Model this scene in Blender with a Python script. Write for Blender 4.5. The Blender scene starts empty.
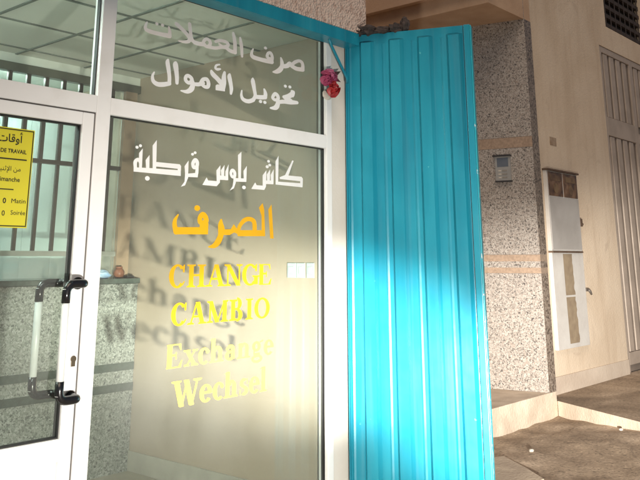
import bpy, bmesh, math, random
from math import radians, sin, cos, pi
from mathutils import Vector, Matrix, noise
from mathutils.geometry import delaunay_2d_cdt
random.seed(7)
SC = bpy.context.scene
COL = SC.collection

# ------------------------------------------------------------------ camera
EYE = Vector((0, 0, 1.44))
PITCH, YAW, ROLL = radians(14.52), radians(49.15), radians(-0.12)
fw = Vector((sin(YAW)*cos(PITCH), cos(YAW)*cos(PITCH), sin(PITCH)))
rt0 = Vector((cos(YAW), -sin(YAW), 0)); up0 = rt0.cross(fw)
rt = rt0*cos(ROLL) + up0*sin(ROLL); up = up0*cos(ROLL) - rt0*sin(ROLL)
cd = bpy.data.cameras.new('camera'); cam = bpy.data.objects.new('camera', cd); COL.objects.link(cam)
cam.matrix_world = Matrix(((rt.x, up.x, -fw.x, EYE.x), (rt.y, up.y, -fw.y, EYE.y), (rt.z, up.z, -fw.z, EYE.z), (0, 0, 0, 1)))
cd.sensor_width = 36; cd.lens = 36*800/640
cd.shift_x = 0.0; cd.shift_y = -(240-53)/640      # the photograph is the lower part of a taller frame
cd.clip_start = .05; cd.clip_end = 400
SC.camera = cam

# ------------------------------------------------------------------ night sky, street glow, car headlamp
W = bpy.data.worlds.new('World'); SC.world = W; W.use_nodes = True
wn = W.node_tree; bg = wn.nodes['Background']
sky = wn.nodes.new('ShaderNodeTexSky'); sky.sky_type = 'NISHITA'; sky.sun_disc = False
SUN_EL, SUN_AZ = radians(54), radians(225)
sky.sun_elevation = SUN_EL; sky.sun_rotation = SUN_AZ
wn.links.new(sky.outputs[0], bg.inputs[0]); bg.inputs[1].default_value = 0.03
sl = bpy.data.lights.new('sun', 'SUN'); sl.energy = 1.3; sl.angle = radians(38); sl.color = (1, .80, .60)
so = bpy.data.objects.new('sun', sl); COL.objects.link(so)
sd = Vector((sin(SUN_AZ)*cos(SUN_EL), cos(SUN_AZ)*cos(SUN_EL), sin(SUN_EL)))   # towards the light
so.rotation_euler = sd.to_track_quat('Z', 'Y').to_euler()
HL = Vector((1.15, -.05, .55))
def beam(name, watts, cone, squash, aim):
    hl = bpy.data.lights.new(name, 'SPOT'); hl.energy = watts; hl.color = (1, .955, .87)
    hl.spot_size = radians(cone); hl.spot_blend = 1.0; hl.shadow_soft_size = .045
    ho = bpy.data.objects.new(name, hl); COL.objects.link(ho); ho.location = HL
    ho.rotation_euler = (HL - Vector(aim)).to_track_quat('Z', 'Y').to_euler(); ho.scale = (1.0, squash, 1.0)
beam('headlamp_spill', 680, 116, .46, (3.7, 3.1, 1.05))
beam('headlamp_beam', 5200, 54, .40, (9.2, 3.6, .72))
beam('headlamp_hot_core', 2900, 40, .42, (3.5, 3.2, .98))
SC.view_settings.view_transform = 'Standard'; SC.view_settings.look = 'None'
SC.view_settings.exposure = 0.18; SC.view_settings.gamma = 1; SC.view_settings.use_curve_mapping = False
SC.render.engine = 'CYCLES'
SC.cycles.use_denoising = True
SC.cycles.max_bounces = 10; SC.cycles.transparent_max_bounces = 16
SC.cycles.sample_clamp_indirect = 6

# ------------------------------------------------------------------ materials
MATS = {}
def nodes_of(name):
    m = bpy.data.materials.new(name); m.use_nodes = True
    nt = m.node_tree; p = nt.nodes['Principled BSDF']
    return m, nt, p
def ramp(nt, stops, interp='LINEAR'):
    r = nt.nodes.new('ShaderNodeValToRGB'); r.color_ramp.interpolation = interp
    el = r.color_ramp.elements
    while len(el) < len(stops): el.new(.5)
    for e, (p, c) in zip(el, stops):
        e.position = p; e.color = c if len(c) == 4 else (*c, 1)
    return r
def tex(nt, kind, scale, detail=4, vec=None, **kw):
    t = nt.nodes.new(kind); t.inputs['Scale'].default_value = scale
    if 'Detail' in t.inputs and kind == 'ShaderNodeTexNoise': t.inputs['Detail'].default_value = detail
    if vec is None:
        tc = nt.nodes.new('ShaderNodeTexCoord'); vec = tc.outputs['Object']
    nt.links.new(vec, t.inputs['Vector'])
    for k, v in kw.items():
        if k in t.inputs: t.inputs[k].default_value = v
    return t
def stretch(nt, s):
    tc = nt.nodes.new('ShaderNodeTexCoord'); mp = nt.nodes.new('ShaderNodeMapping'); mp.inputs['Scale'].default_value = s
    nt.links.new(tc.outputs['Object'], mp.inputs['Vector']); return mp.outputs['Vector']
def mixc(nt, fac, a, b):
    m = nt.nodes.new('ShaderNodeMix'); m.data_type = 'RGBA'
    for sock, v in ((m.inputs[0], fac), (m.inputs[6], a), (m.inputs[7], b)):
        if hasattr(v, 'is_output'): nt.links.new(v, sock)
        elif isinstance(v, (int, float)): sock.default_value = v
        else: sock.default_value = (*v, 1)
    return m.outputs[2]
def bumpit(nt, p, h, strength=.3, dist=.01):
    b = nt.nodes.new('ShaderNodeBump'); b.inputs['Strength'].default_value = strength; b.inputs['Distance'].default_value = dist
    nt.links.new(h, b.inputs['Height']); nt.links.new(b.outputs[0], p.inputs['Normal'])
def mat(name, c1, c2=None, scale=6, rough=.5, metal=0., bump=0., bscale=None, stretchv=None, lo=.35, hi=.65, spec=.5):
    if name in MATS: return MATS[name]
    m, nt, p = nodes_of(name); c2 = c2 or tuple(v*.8 for v in c1)
    vec = stretch(nt, stretchv) if stretchv else None
    t = tex(nt, 'ShaderNodeTexNoise', scale, 6, vec)
    r = ramp(nt, [(lo, c1), (hi, c2)]); nt.links.new(t.outputs['Fac'], r.inputs[0])
    nt.links.new(r.outputs[0], p.inputs['Base Color'])
    p.inputs['Roughness'].default_value = rough; p.inputs['Metallic'].default_value = metal
    p.inputs['Specular IOR Level'].default_value = spec
    rr = nt.nodes.new('ShaderNodeMapRange'); rr.inputs[3].default_value = max(0, rough-.08); rr.inputs[4].default_value = min(1, rough+.1)
    nt.links.new(t.outputs['Fac'], rr.inputs[0]); nt.links.new(rr.outputs[0], p.inputs['Roughness'])
    if bump:
        b = tex(nt, 'ShaderNodeTexNoise', bscale or scale*8, 5, vec); bumpit(nt, p, b.outputs['Fac'], bump, .01)
    MATS[name] = m; return m

def granite(name, stops, scale, rough, bands=None, bandcol=(.33, .25, .19)):
    m, nt, p = nodes_of(name)
    tc = nt.nodes.new('ShaderNodeTexCoord')
    dn = tex(nt, 'ShaderNodeTexNoise', scale*.6, 3, tc.outputs['Object'])
    v = nt.nodes.new('ShaderNodeVectorMath'); v.operation = 'MULTIPLY_ADD'
    nt.links.new(dn.outputs['Color'], v.inputs[0]); v.inputs[1].default_value = (.04,)*3; nt.links.new(tc.outputs['Object'], v.inputs[2])
    a = tex(nt, 'ShaderNodeTexVoronoi', scale, vec=v.outputs[0]); bw = nt.nodes.new('ShaderNodeSeparateColor'); nt.links.new(a.outputs['Color'], bw.inputs[0])
    r = ramp(nt, stops); nt.links.new(bw.outputs[0], r.inputs[0])
    f = tex(nt, 'ShaderNodeTexNoise', scale*5, 3, tc.outputs['Object'])
    fr = ramp(nt, [(.3, (.75,)*3), (.7, (1.15,)*3)]); nt.links.new(f.outputs['Fac'], fr.inputs[0])
    mm = nt.nodes.new('ShaderNodeMix'); mm.data_type = 'RGBA'; mm.blend_type = 'MULTIPLY'; mm.inputs[0].default_value = 1
    nt.links.new(r.outputs[0], mm.inputs[6]); nt.links.new(fr.outputs[0], mm.inputs[7]); c = mm.outputs[2]
    if bands:
        sx = nt.nodes.new('ShaderNodeSeparateXYZ'); nt.links.new(tc.outputs['Object'], sx.inputs[0])
        tot = None
        for z0, z1 in bands:
            g = nt.nodes.new('ShaderNodeMath'); g.operation = 'COMPARE'; g.inputs[1].default_value = (z0+z1)/2; g.inputs[2].default_value = (z1-z0)/2
            nt.links.new(sx.outputs[2], g.inputs[0])
            if tot is None: tot = g.outputs[0]
            else:
                ad = nt.nodes.new('ShaderNodeMath'); ad.operation = 'ADD'; ad.use_clamp = True
                nt.links.new(tot, ad.inputs[0]); nt.links.new(g.outputs[0], ad.inputs[1]); tot = ad.outputs[0]
        bn = tex(nt, 'ShaderNodeTexNoise', 40, 5, tc.outputs['Object']); br = ramp(nt, [(.35, tuple(x*.75 for x in bandcol)), (.65, bandcol)]); nt.links.new(bn.outputs['Fac'], br.inputs[0])
        c = mixc(nt, tot, c, br.outputs[0])
    nt.links.new(c, p.inputs['Base Color'])
    p.inputs['Roughness'].default_value = rough
    bumpit(nt, p, f.outputs['Fac'], .15, .003)
    return m

GR_JAMB = granite('granite_pink_grey', [(0, (.05, .045, .045)), (.10, (.13, .115, .105)), (.25, (.25, .215, .19)), (.5, (.35, .31, .275)), (.8, (.45, .41, .37)), (1, (.27, .21, .175))], 108, .26,
                  bands=[(2.555, 2.665), (1.31, 1.365), (1.425, 1.49)], bandcol=(.36, .26, .19))
GR_STRIP = granite('granite_brown', [(0, (.07, .055, .045)), (.3, (.16, .125, .10)), (.7, (.25, .2, .16)), (1, (.31, .26, .22))], 66, .4, bands=[(1.31, 1.365), (1.425, 1.49)])
GR_CTR = granite('granite_green_grey', [(0, (.08, .098, .09)), (.3, (.22, .24, .222)), (.7, (.32, .345, .322)), (1, (.43, .46, .435))], 105, .25)

ALU = mat('white_aluminium', (.82, .82, .81), (.70, .69, .66), 5, .34, bump=.03, bscale=60, lo=.5, hi=.85)
GASKET = mat('black_rubber', (.012, .012, .012), None, 5, .6)
PLAST_W = mat('white_plaster', (.70, .66, .60), (.62, .58, .52), 3, .75, bump=.15, bscale=70)
STUCCO = None
def stucco():
    m, nt, p = nodes_of('pink_speckled_stucco')
    n1 = tex(nt, 'ShaderNodeTexNoise', 30, 6); r = ramp(nt, [(.36, (.46, .33, .27)), (.46, (.60, .47, .40)), (.7, (.66, .54, .46))]); nt.links.new(n1.outputs['Fac'], r.inputs[0])
    n2 = tex(nt, 'ShaderNodeTexVoronoi', 70); r2 = ramp(nt, [(.0, (.3,)*3), (.25, (1,)*3)]); nt.links.new(n2.outputs['Distance'], r2.inputs[0])
    nt.links.new(mixc(nt, .5, r.outputs[0], r.outputs[0]), p.inputs['Base Color'])
    mm = nt.nodes.new('ShaderNodeMath'); mm.operation = 'ADD'; nt.links.new(n1.outputs['Fac'], mm.inputs[0]); nt.links.new(n2.outputs['Distance'], mm.inputs[1])
    p.inputs['Roughness'].default_value = .9; bumpit(nt, p, mm.outputs[0], .55, .018); return m
STUCCO = stucco()
def plaster_wall():
    m, nt, p = nodes_of('tan_plaster')
    tc = nt.nodes.new('ShaderNodeTexCoord')
    a = tex(nt, 'ShaderNodeTexNoise', 1.3, 7, tc.outputs['Object'], Distortion=.6)
    r = ramp(nt, [(.3, (.58, .465, .345)), (.5, (.64, .525, .40)), (.7, (.68, .57, .445))]); nt.links.new(a.outputs['Fac'], r.inputs[0])
    sv = stretch(nt, (7, 7, .5)); s = tex(nt, 'ShaderNodeTexNoise', 1.0, 5, sv)
    sr = ramp(nt, [(.50, (1, 1, 1)), (.78, (.80, .76, .72))]); nt.links.new(s.outputs['Fac'], sr.inputs[0])
    mm = nt.nodes.new('ShaderNodeMix'); mm.data_type = 'RGBA'; mm.blend_type = 'MULTIPLY'; mm.inputs[0].default_value = .7
    nt.links.new(r.outputs[0], mm.inputs[6]); nt.links.new(sr.outputs[0], mm.inputs[7])
    # brown damp smears and scuffs
    d = tex(nt, 'ShaderNodeTexNoise', 2.6, 8, tc.outputs['Object'], Distortion=1.2); dr = ramp(nt, [(.62, (0, 0, 0)), (.82, (.6, .6, .6))]); nt.links.new(d.outputs['Fac'], dr.inputs[0])
    wv = nt.nodes.new('ShaderNodeVectorMath'); wv.operation = 'MULTIPLY_ADD'; wn_ = tex(nt, 'ShaderNodeTexNoise', 2.2, 7, tc.outputs['Object'])
    nt.links.new(wn_.outputs['Color'], wv.inputs[0]); wv.inputs[1].default_value = (.9,)*3; nt.links.new(tc.outputs['Object'], wv.inputs[2])
    ck = tex(nt, 'ShaderNodeTexVoronoi', .55, vec=wv.outputs[0]); ck.feature = 'DISTANCE_TO_EDGE'
    cr = ramp(nt, [(.001, (.8,)*3), (.003, (1, 1, 1))]); nt.links.new(ck.outputs['Distance'], cr.inputs[0])
    k = nt.nodes.new('ShaderNodeMix'); k.data_type = 'RGBA'; k.blend_type = 'MULTIPLY'; k.inputs[0].default_value = .35
    nt.links.new(mixc(nt, dr.outputs[0], mm.outputs[2], (.36, .27, .2)), k.inputs[6]); nt.links.new(cr.outputs[0], k.inputs[7]); nt.links.new(k.outputs[2], p.inputs['Base Color'])
    f = tex(nt, 'ShaderNodeTexNoise', 45, 6, tc.outputs['Object']); p.inputs['Roughness'].default_value = .85
    ad = nt.nodes.new('ShaderNodeMath'); ad.operation = 'MULTIPLY_ADD'; nt.links.new(a.outputs['Fac'], ad.inputs[0]); ad.inputs[1].default_value = 4; nt.links.new(f.outputs['Fac'], ad.inputs[2])
    bumpit(nt, p, ad.outputs[0], .3, .012); return m
TAN = plaster_wall()
LINTEL_M = mat('shaded_orange_plaster', (.52, .36, .24), (.44, .29, .19), 4, .85, bump=.3, bscale=50)  # darker copy of the overhang plaster, with less light put into the colour
TEAL = None
def teal():
    m, nt, p = nodes_of('turquoise_paint')
    tc = nt.nodes.new('ShaderNodeTexCoord')
    sv = stretch(nt, (5, 5, .7)); a = tex(nt, 'ShaderNodeTexNoise', 1.5, 6, sv)
    r = ramp(nt, [(.25, (.008, .185, .275)), (.5, (.012, .235, .335)), (.75, (.022, .285, .385))]); nt.links.new(a.outputs['Fac'], r.inputs[0])
    n = tex(nt, 'ShaderNodeTexNoise', 24, 8, tc.outputs['Object']); cr = ramp(nt, [(.74, (0, 0, 0)), (.755, (1, 1, 1))]); nt.links.new(n.outputs['Fac'], cr.inputs[0])
    sv2 = stretch(nt, (22, 22, .8)); sn = tex(nt, 'ShaderNodeTexNoise', 1.0, 7, sv2); sr = ramp(nt, [(.55, (0, 0, 0)), (.85, (.14,)*3)]); nt.links.new(sn.outputs['Fac'], sr.inputs[0])
    dusty = mixc(nt, sr.outputs[0], r.outputs[0], (.30, .42, .44))
    nt.links.new(mixc(nt, cr.outputs[0], dusty, (.10, .42, .48)), p.inputs['Base Color'])
    rr = nt.nodes.new('ShaderNodeMapRange'); rr.inputs[3].default_value = .24; rr.inputs[4].default_value = .42
    b = tex(nt, 'ShaderNodeTexNoise', 9, 5, tc.outputs['Object']); nt.links.new(b.outputs['Fac'], rr.inputs[0]); nt.links.new(rr.outputs[0], p.inputs['Roughness'])
    fo = tex(nt, 'ShaderNodeTexNoise', 5, 2, tc.outputs['Object']); bumpit(nt, p, fo.outputs['Fac'], .18, .02); return m
TEAL = teal()
def teal_worn():
    m, nt, p = nodes_of('turquoise_paint_chipped')
    tc = nt.nodes.new('ShaderNodeTexCoord')
    n = tex(nt, 'ShaderNodeTexNoise', 55, 5, stretch(nt, (1, 1, .5))); cr = ramp(nt, [(.64, (0, 0, 0)), (.66, (1, 1, 1))]); nt.links.new(n.outputs['Fac'], cr.inputs[0])
    nt.links.new(mixc(nt, cr.outputs[0], (.012, .34, .43), (.6, .66, .66)), p.inputs['Base Color']); p.inputs['Roughness'].default_value = .4; return m
TEAL_W = teal_worn()
def glass(name, tint, refl=.9):
    m, nt, p = nodes_of(name); nt.nodes.remove(p)
    out = nt.nodes['Material Output']
    t = nt.nodes.new('ShaderNodeBsdfTransparent'); t.inputs[0].default_value = (*tint, 1)
    g = nt.nodes.new('ShaderNodeBsdfGlossy'); g.inputs['Roughness'].default_value = .015
    fr = nt.nodes.new('ShaderNodeFresnel'); fr.inputs[0].default_value = 1.5
    # thin dust film, strengthened to paint haze over the panes and lift the darks
    d = nt.nodes.new('ShaderNodeBsdfDiffuse'); d.inputs[0].default_value = (.7, .72, .68, 1)
    n = tex(nt, 'ShaderNodeTexNoise', 2.2, 7, stretch(nt, (1.5, 1, .8))); dr = ramp(nt, [(.35, (.05,)*3), (.75, (.10,)*3)]); nt.links.new(n.outputs['Fac'], dr.inputs[0])
    m1 = nt.nodes.new('ShaderNodeMixShader'); nt.links.new(fr.outputs[0], m1.inputs[0]); nt.links.new(t.outputs[0], m1.inputs[1]); nt.links.new(g.outputs[0], m1.inputs[2])
    m2 = nt.nodes.new('ShaderNodeMixShader'); nt.links.new(dr.outputs[0], m2.inputs[0]); nt.links.new(m1.outputs[0], m2.inputs[1]); nt.links.new(d.outputs[0], m2.inputs[2])
    nt.links.new(m2.outputs[0], out.inputs[0]); return m
GLASS = glass('window_glass', (.86, .90, .85))
GLASS_IN = glass('screen_glass', (.93, .97, .96))

# ------------------------------------------------------------------ mesh helpers
class MB:
    def __init__(s): s.bm = bmesh.new()
    def box(s, a, b, bev=0.):
        (x0, y0, z0), (x1, y1, z1) = a, b
        vs = [s.bm.verts.new((x, y, z)) for x in (x0, x1) for y in (y0, y1) for z in (z0, z1)]
        fs = [s.bm.faces.new([vs[i] for i in f]) for f in ((0, 1, 3, 2), (4, 6, 7, 5), (0, 4, 5, 1), (2, 3, 7, 6), (0, 2, 6, 4), (1, 5, 7, 3))]
        if bev:
            es = {e for f in fs for e in f.edges}
            bmesh.ops.bevel(s.bm, geom=list(es), offset=bev, segments=2, profile=.6, affect='EDGES')
        return s
    def prism(s, pts, d):
        """closed outline (3-D, planar) pushed along vector d"""
        d = Vector(d); a = [s.bm.verts.new(p) for p in pts]; b = [s.bm.verts.new(Vector(p)+d) for p in pts]
        s.bm.faces.new(a); s.bm.faces.new(list(reversed(b))); n = len(a)
        for i in range(n): s.bm.faces.new((a[i], b[i], b[(i+1) % n], a[(i+1) % n]))
        return s
    def tube(s, pts, r, seg=12, cap=True):
        pts = [Vector(p) for p in pts]; rs = r if isinstance(r, (list, tuple)) else [r]*len(pts); rings = []
        prev = None
        for i, p in enumerate(pts):
            t = (pts[min(i+1, len(pts)-1)]-pts[max(i-1, 0)]).normalized()
            u = prev - t*prev.dot(t) if prev else t.orthogonal()
            u.normalize(); prev = u; v = t.cross(u)
            rings.append([s.bm.verts.new(p+(u*cos(2*pi*k/seg)+v*sin(2*pi*k/seg))*rs[i]) for k in range(seg)])
        for a, b in zip(rings, rings[1:]):
            for k in range(seg): s.bm.faces.new((a[k], a[(k+1) % seg], b[(k+1) % seg], b[k])).smooth = True
        if cap: s.bm.faces.new(list(reversed(rings[0]))); s.bm.faces.new(rings[-1])
        return s
    def blob(s, c, r, sub=3, wob=0., seed=0, sc=(1, 1, 1)):
        ret = bmesh.ops.create_icosphere(s.bm, subdivisions=sub, radius=1)
        for v in ret['verts']:
            n = v.co.copy(); k = 1+wob*noise.noise(n*2.2+Vector((seed*7.1, seed*3.3, seed)))
            v.co = Vector(c)+Vector((n.x*sc[0], n.y*sc[1], n.z*sc[2]))*r*k
            for f in v.link_faces: f.smooth = True
        return s
    def quad(s, *p): s.bm.faces.new([s.bm.verts.new(q) for q in p]); return s
    def build(s, name, m, parent=None, loc=(0, 0, 0)):
        bmesh.ops.recalc_face_normals(s.bm, faces=s.bm.faces)
        me = bpy.data.meshes.new(name); s.bm.to_mesh(me); s.bm.free(); me.materials.append(m)
        o = bpy.data.objects.new(name, me); COL.objects.link(o); o.location = loc
        if parent is not None: o.parent = parent
        return o
def tag(o, label=None, cat=None, group=None, kind=None):
    if label: o['label'] = label
    if cat: o['category'] = cat
    if group: o['group'] = group
    if kind: o['kind'] = kind
    return o
def thing(name, label, cat, group=None):
    o = bpy.data.objects.new(name, None); COL.objects.link(o); return tag(o, label, cat, group)
def bend(p0, p1, p2, r=.03, n=6):
    """rounded corner points at p1"""
    p0, p1, p2 = map(Vector, (p0, p1, p2)); a = p1+(p0-p1).normalized()*r; b = p1+(p2-p1).normalized()*r
    return [(a*(1-t)**2+p1*2*t*(1-t)+b*t*t) for t in [i/n for i in range(n+1)]]

# ------------------------------------------------------------------ lettering: union of nib hulls and polygons, a flat vinyl sheet
def hull(pts):
    pts = sorted(set((round(x, 6), round(y, 6)) for x, y in pts)); h = []
    for seq in (pts, pts[::-1]):
        part = []
        for p in seq:
            while len(part) > 1 and (part[-1][0]-part[-2][0])*(p[1]-part[-2][1])-(part[-1][1]-part[-2][1])*(p[0]-part[-2][0]) <= 0: part.pop()
            part.append(p)
        h += part[:-1]
    return h
def spline(pts):
    out = []; n = len(pts); closed = n > 3 and abs(pts[0][0]-pts[-1][0])+abs(pts[0][1]-pts[-1][1]) < 1e-5
    for i in range(n-1):
        g = lambda k: pts[k % (n-1)] if closed else pts[min(max(k, 0), n-1)]
        p0, p1, p2, p3 = g(i-1), pts[i], pts[i+1], g(i+2)
        for j in range(4):
            t = j/4
            out.append(tuple(.5*(2*b+(c-a)*t+(2*a-5*b+4*c-d)*t*t+(3*b-a-3*c+d)*t**3) for a, b, c, d in zip(p0, p1, p2, p3)))
    out.append(tuple(pts[-1])); return out
def stroke_polys(pts):
    if len(pts) > 2: pts = spline(pts)
    res = []
    for a, b in zip(pts, pts[1:]):
        res.append(hull([(p[0]+max(p[2]*1.25, .0008)*cos(2*pi*k/14), p[1]+max(p[3]*1.25, .0008)*sin(2*pi*k/14)) for p in (a, b) for k in range(14)]))
    return res
def sheet(name, polys, y, m, parent, thick=.0012):
    vs = []; fs = []
    for p in polys:
        if len(p) < 3: continue
        ar = sum(p[i][0]*p[(i+1) % len(p)][1]-p[(i+1) % len(p)][0]*p[i][1] for i in range(len(p)))
        if ar < 0: p = p[::-1]
        fs.append(list(range(len(vs), len(vs)+len(p)))); vs += [Vector(q) for q in p]
    v2, e2, f2, ov, oe, of = delaunay_2d_cdt(vs, [], fs, 0, 1e-5)
    bm = bmesh.new(); bv = [bm.verts.new((q.x, y, q.y)) for q in v2]
    for f, o in zip(f2, of):
        if o:
            try: bm.faces.new([bv[i] for i in f])
            except ValueError: pass
    bmesh.ops.delete(bm, geom=[v for v in bm.verts if not v.link_faces], context='VERTS')
    bmesh.ops.recalc_face_normals(bm, faces=bm.faces)
    me = bpy.data.meshes.new(name); bm.to_mesh(me); bm.free(); me.materials.append(m)
    o = bpy.data.objects.new(name, me); COL.objects.link(o); o.parent = parent; return o

# serif capitals and lower case drawn in a box: x 0..w, y 0..1 (cap height)
def ring(cx, cy, rx, ry, wv, wh, a0=0., a1=360., n=28):
    res = []
    for i in range(n):
        q = []
        for t in (i/n, (i+1)/n):
            a = radians(a0+(a1-a0)*t); q.append(a)
        o = [(cx+rx*cos(a), cy+ry*sin(a)) for a in q]; k = [(cx+max(rx-wv, .012)*cos(a), cy+max(ry-wh, .012)*sin(a)) for a in q]
        res.append([o[0], o[1], k[1], k[0]])
    return res
def R(x0, y0, x1, y1): return [[(x0, y0), (x1, y0), (x1, y1), (x0, y1)]]
def serif(xc, y, hw, t, d):
    """bracketed slab at y, growing in direction d (+1 up)"""
    return [[(xc-hw, y), (xc+hw, y), (xc+hw, y+d*t), (xc+hw*.55, y+d*t*1.7), (xc-hw*.55, y+d*t*1.7), (xc-hw, y+d*t)]]
def diag(x0, y0, x1, y1, w): return [[(x0-w/2, y0), (x0+w/2, y0), (x1+w/2, y1), (x1-w/2, y1)]]
def glyph(c, w, sw, tw):
    """stem width sw and hairline tw, as fractions of the cap height"""
    st = .05; P = []; hs = sw*.95; X = .69
    if c == 'C' or c == 'G':
        P += ring(w*.52, .5, w*.5, .52, sw, tw, 42, 318)
        P += [[(w*.84, .66), (w*.93, .66), (w*.95, 1.0), (w*.87, 1.0), (w*.80, .86)]]
        if c == 'C': P += [[(w*.80, .16), (w*.86, .10), (w*.97, .26), (w*.92, .29)]]
        else: P += R(w*.76, .04, w*.76+sw, .42) + serif(w*.76+sw*.5, .46, hs, st, -1)
    elif c == 'H':
        for x in (w*.22, w*.78): P += R(x-sw/2, 0, x+sw/2, 1)+serif(x, 0, hs, st, 1)+serif(x, 1, hs, st, -1)
        P += R(w*.22, .48, w*.78, .48+tw)
    elif c == 'A':
        P += diag(w*.14, 0, w*.47, 1, tw)+diag(w*.82, 0, w*.52, 1, sw)+R(w*.24, .30, w*.72, .30+tw)+serif(w*.14, 0, hs*.8, st, 1)+serif(w*.83, 0, hs, st, 1)
    elif c == 'N':
        P += R(w*.17-tw/2, 0, w*.17+tw/2, 1)+R(w*.85-tw/2, 0, w*.85+tw/2, 1)+diag(w*.16, 1, w*.82, 0, sw*1.05)+serif(w*.17, 0, hs*.8, st, 1)+serif(w*.12, 1, hs*.7, st, -1)+serif(w*.85, 1, hs*.8, st, -1)
    elif c == 'E':
        P += R(w*.22-sw/2, 0, w*.22+sw/2, 1)+R(w*.05, 0, w*.9, st)+R(w*.05, 1-st, w*.86, 1)+R(w*.2, .49, w*.6, .49+tw)
        P += [[(w*.72, 1-st), (w*.86, 1-st), (w*.88, .74), (w*.83, .74)], [(w*.74, st), (w*.9, st), (w*.97, .30), (w*.91, .30)], [(w*.57, .36), (w*.62, .36), (w*.62, .66), (w*.57, .66)]]
    elif c == 'M':
        P += R(w*.13-tw/2, 0, w*.13+tw/2, 1)+R(w*.84-sw/2, 0, w*.84+sw/2, 1)+diag(w*.14, 1, w*.48, 0, sw)+diag(w*.82, 1, w*.5, 0, tw)+serif(w*.13, 0, hs*.75, st, 1)+serif(w*.84, 0, hs, st, 1)+serif(w*.09, 1, hs*.6, st, -1)+serif(w*.88, 1, hs*.7, st, -1)
    elif c == 'B':
        P += R(w*.22-sw/2, 0, w*.22+sw/2, 1)+serif(w*.18, 0, hs*.9, st, 1)+serif(w*.18, 1, hs*.9, st, -1)
        P += R(w*.2, 1-tw, w*.52, 1)+R(w*.2, .5, w*.52, .5+tw)+R(w*.2, 0, w*.52, tw)
        P += ring(w*.5, .5+.25+tw/2, w*.38, .25+tw/2, sw*.95, tw, -90, 90)+ring(w*.5, .26, w*.45, .26+tw/2, sw, tw, -90, 90)
    elif c == 'I':
        P += R(w*.5-sw/2, 0, w*.5+sw/2, 1)+serif(w*.5, 0, hs, st, 1)+serif(w*.5, 1, hs, st, -1)
    elif c == 'O': P += ring(w*.5, .5, w*.5, .52, sw, tw)
    elif c == 'W':
        P += diag(w*.12, 1, w*.32, 0, sw)+diag(w*.50, .95, w*.33, 0, tw)+diag(w*.47, 1, w*.68, 0, sw)+diag(w*.88, 1, w*.69, 0, tw)+serif(w*.12, 1, hs, st, -1)+serif(w*.88, 1, hs*.9, st, -1)
        P += [[(w*.26, -.02), (w*.39, -.02), (w*.37, .1), (w*.27, .1)], [(w*.62, -.02), (w*.75, -.02), (w*.73, .1), (w*.63, .1)]]
    elif c == 'x':
        P += diag(w*.2, X, w*.78, 0, sw)+diag(w*.8, X, w*.2, 0, tw)+serif(w*.2, X, hs*.9, st, -1)+serif(w*.8, X, hs*.7, st, -1)+serif(w*.78, 0, hs*.9, st, 1)+serif(w*.2, 0, hs*.7, st, 1)
    elif c == 'c':
        P += ring(w*.53, X/2, w*.5, X/2+.02, sw, tw, 45, 312)+ring(w*.80, X*.77, w*.15, .09, w*.15, .09, 0, 360, 14)
    elif c == 'e':
        P += ring(w*.5, X/2, w*.5, X/2+.02, sw, tw, 0, 318)+R(w*.12, X*.5-tw*.2, w*.97, X*.5+tw*.8)
    elif c in 'hn':
        top = 1.06 if c == 'h' else X
        P += R(w*.2-sw/2, 0, w*.2+sw/2, top)+[[(w*.2-sw/2-hs*.5, top-.07), (w*.2, top-.05), (w*.2+sw*.3, top+.02)]]+serif(w*.2, 0, hs, st, 1)
        P += ring(w*.5, X-.24, w*.34, .26, sw, tw*1.3, 0, 165)+R(w*.84-sw, 0, w*.84, X-.22)+serif(w*.84-sw/2, 0, hs, st, 1)
    elif c == 'a':
        P += R(w*.78-sw, .05, w*.78, X*.72)+ring(w*.44, X*.7, w*.34, X*.31, sw, tw*1.2, 0, 150)+ring(w*.2, X*.74, w*.12, .08, w*.12, .08, 0, 360, 12)
        P += ring(w*.40, .21, w*.38, .22, sw, tw*1.1, 60, 330)+[[(w*.55, .37), (w*.72, .43), (w*.72, .36), (w*.5, .31)]]+[[(w*.78-sw, .12), (w*.78, .12), (w*.98, .02), (w*.98, .07)]]
    elif c == 'g':
        P += ring(w*.43, X-.23, w*.36, .24, sw*.9, tw*1.2)+[[(w*.70, X-.08), (w*.98, X-.02), (w*.98, X+.05), (w*.7, X-.02)]]
        P += [[(w*.2, .27), (w*.32, .24), (w*.27, .12), (w*.18, .12)]]+R(w*.2, .06, w*.72, .16)+ring(w*.48, -.11, w*.46, .19, sw*.7, tw*1.2)
    elif c == 's':
        P += ring(w*.48, X-.185, w*.38, .20, sw*.9, tw*1.3, 40, 250)+ring(w*.52, .185, w*.40, .20, sw*.9, tw*1.3, -130, 75)
        P += diag(w*.27, X*.62, w*.72, X*.38, sw*1.1)+[[(w*.76, X-.02), (w*.84, X-.02), (w*.86, X-.24), (w*.8, X-.24)], [(w*.08, .02), (w*.16, .02), (w*.18, .24), (w*.12, .24)]]
    elif c == 'l':
        P += R(w*.5-sw/2, 0, w*.5+sw/2, 1.06)+[[(w*.5-sw/2-hs*.6, .99), (w*.5, 1.0), (w*.5+sw*.3, 1.08)]]+serif(w*.5, 0, hs, st, 1)
    return P
def word(letters, z0, z0b, cap):
    """letters: (char, x left, x right); baseline z runs z0..z0b over the word"""
    polys = []; xa, xb = letters[0][1], letters[-1][2]
    for c, l, r in letters:
        zb = z0+(z0b-z0)*((l+r)/2-xa)/(xb-xa); w = (r-l)/cap
        sl = (z0b-z0)/(xb-xa)
        for p in glyph(c, w, .27 if c.isupper() else .235, .095):
            polys.append([(l+q[0]*cap, zb+q[1]*cap+(l+q[0]*cap-(l+r)/2)*sl) for q in p])
    return polys
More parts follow.
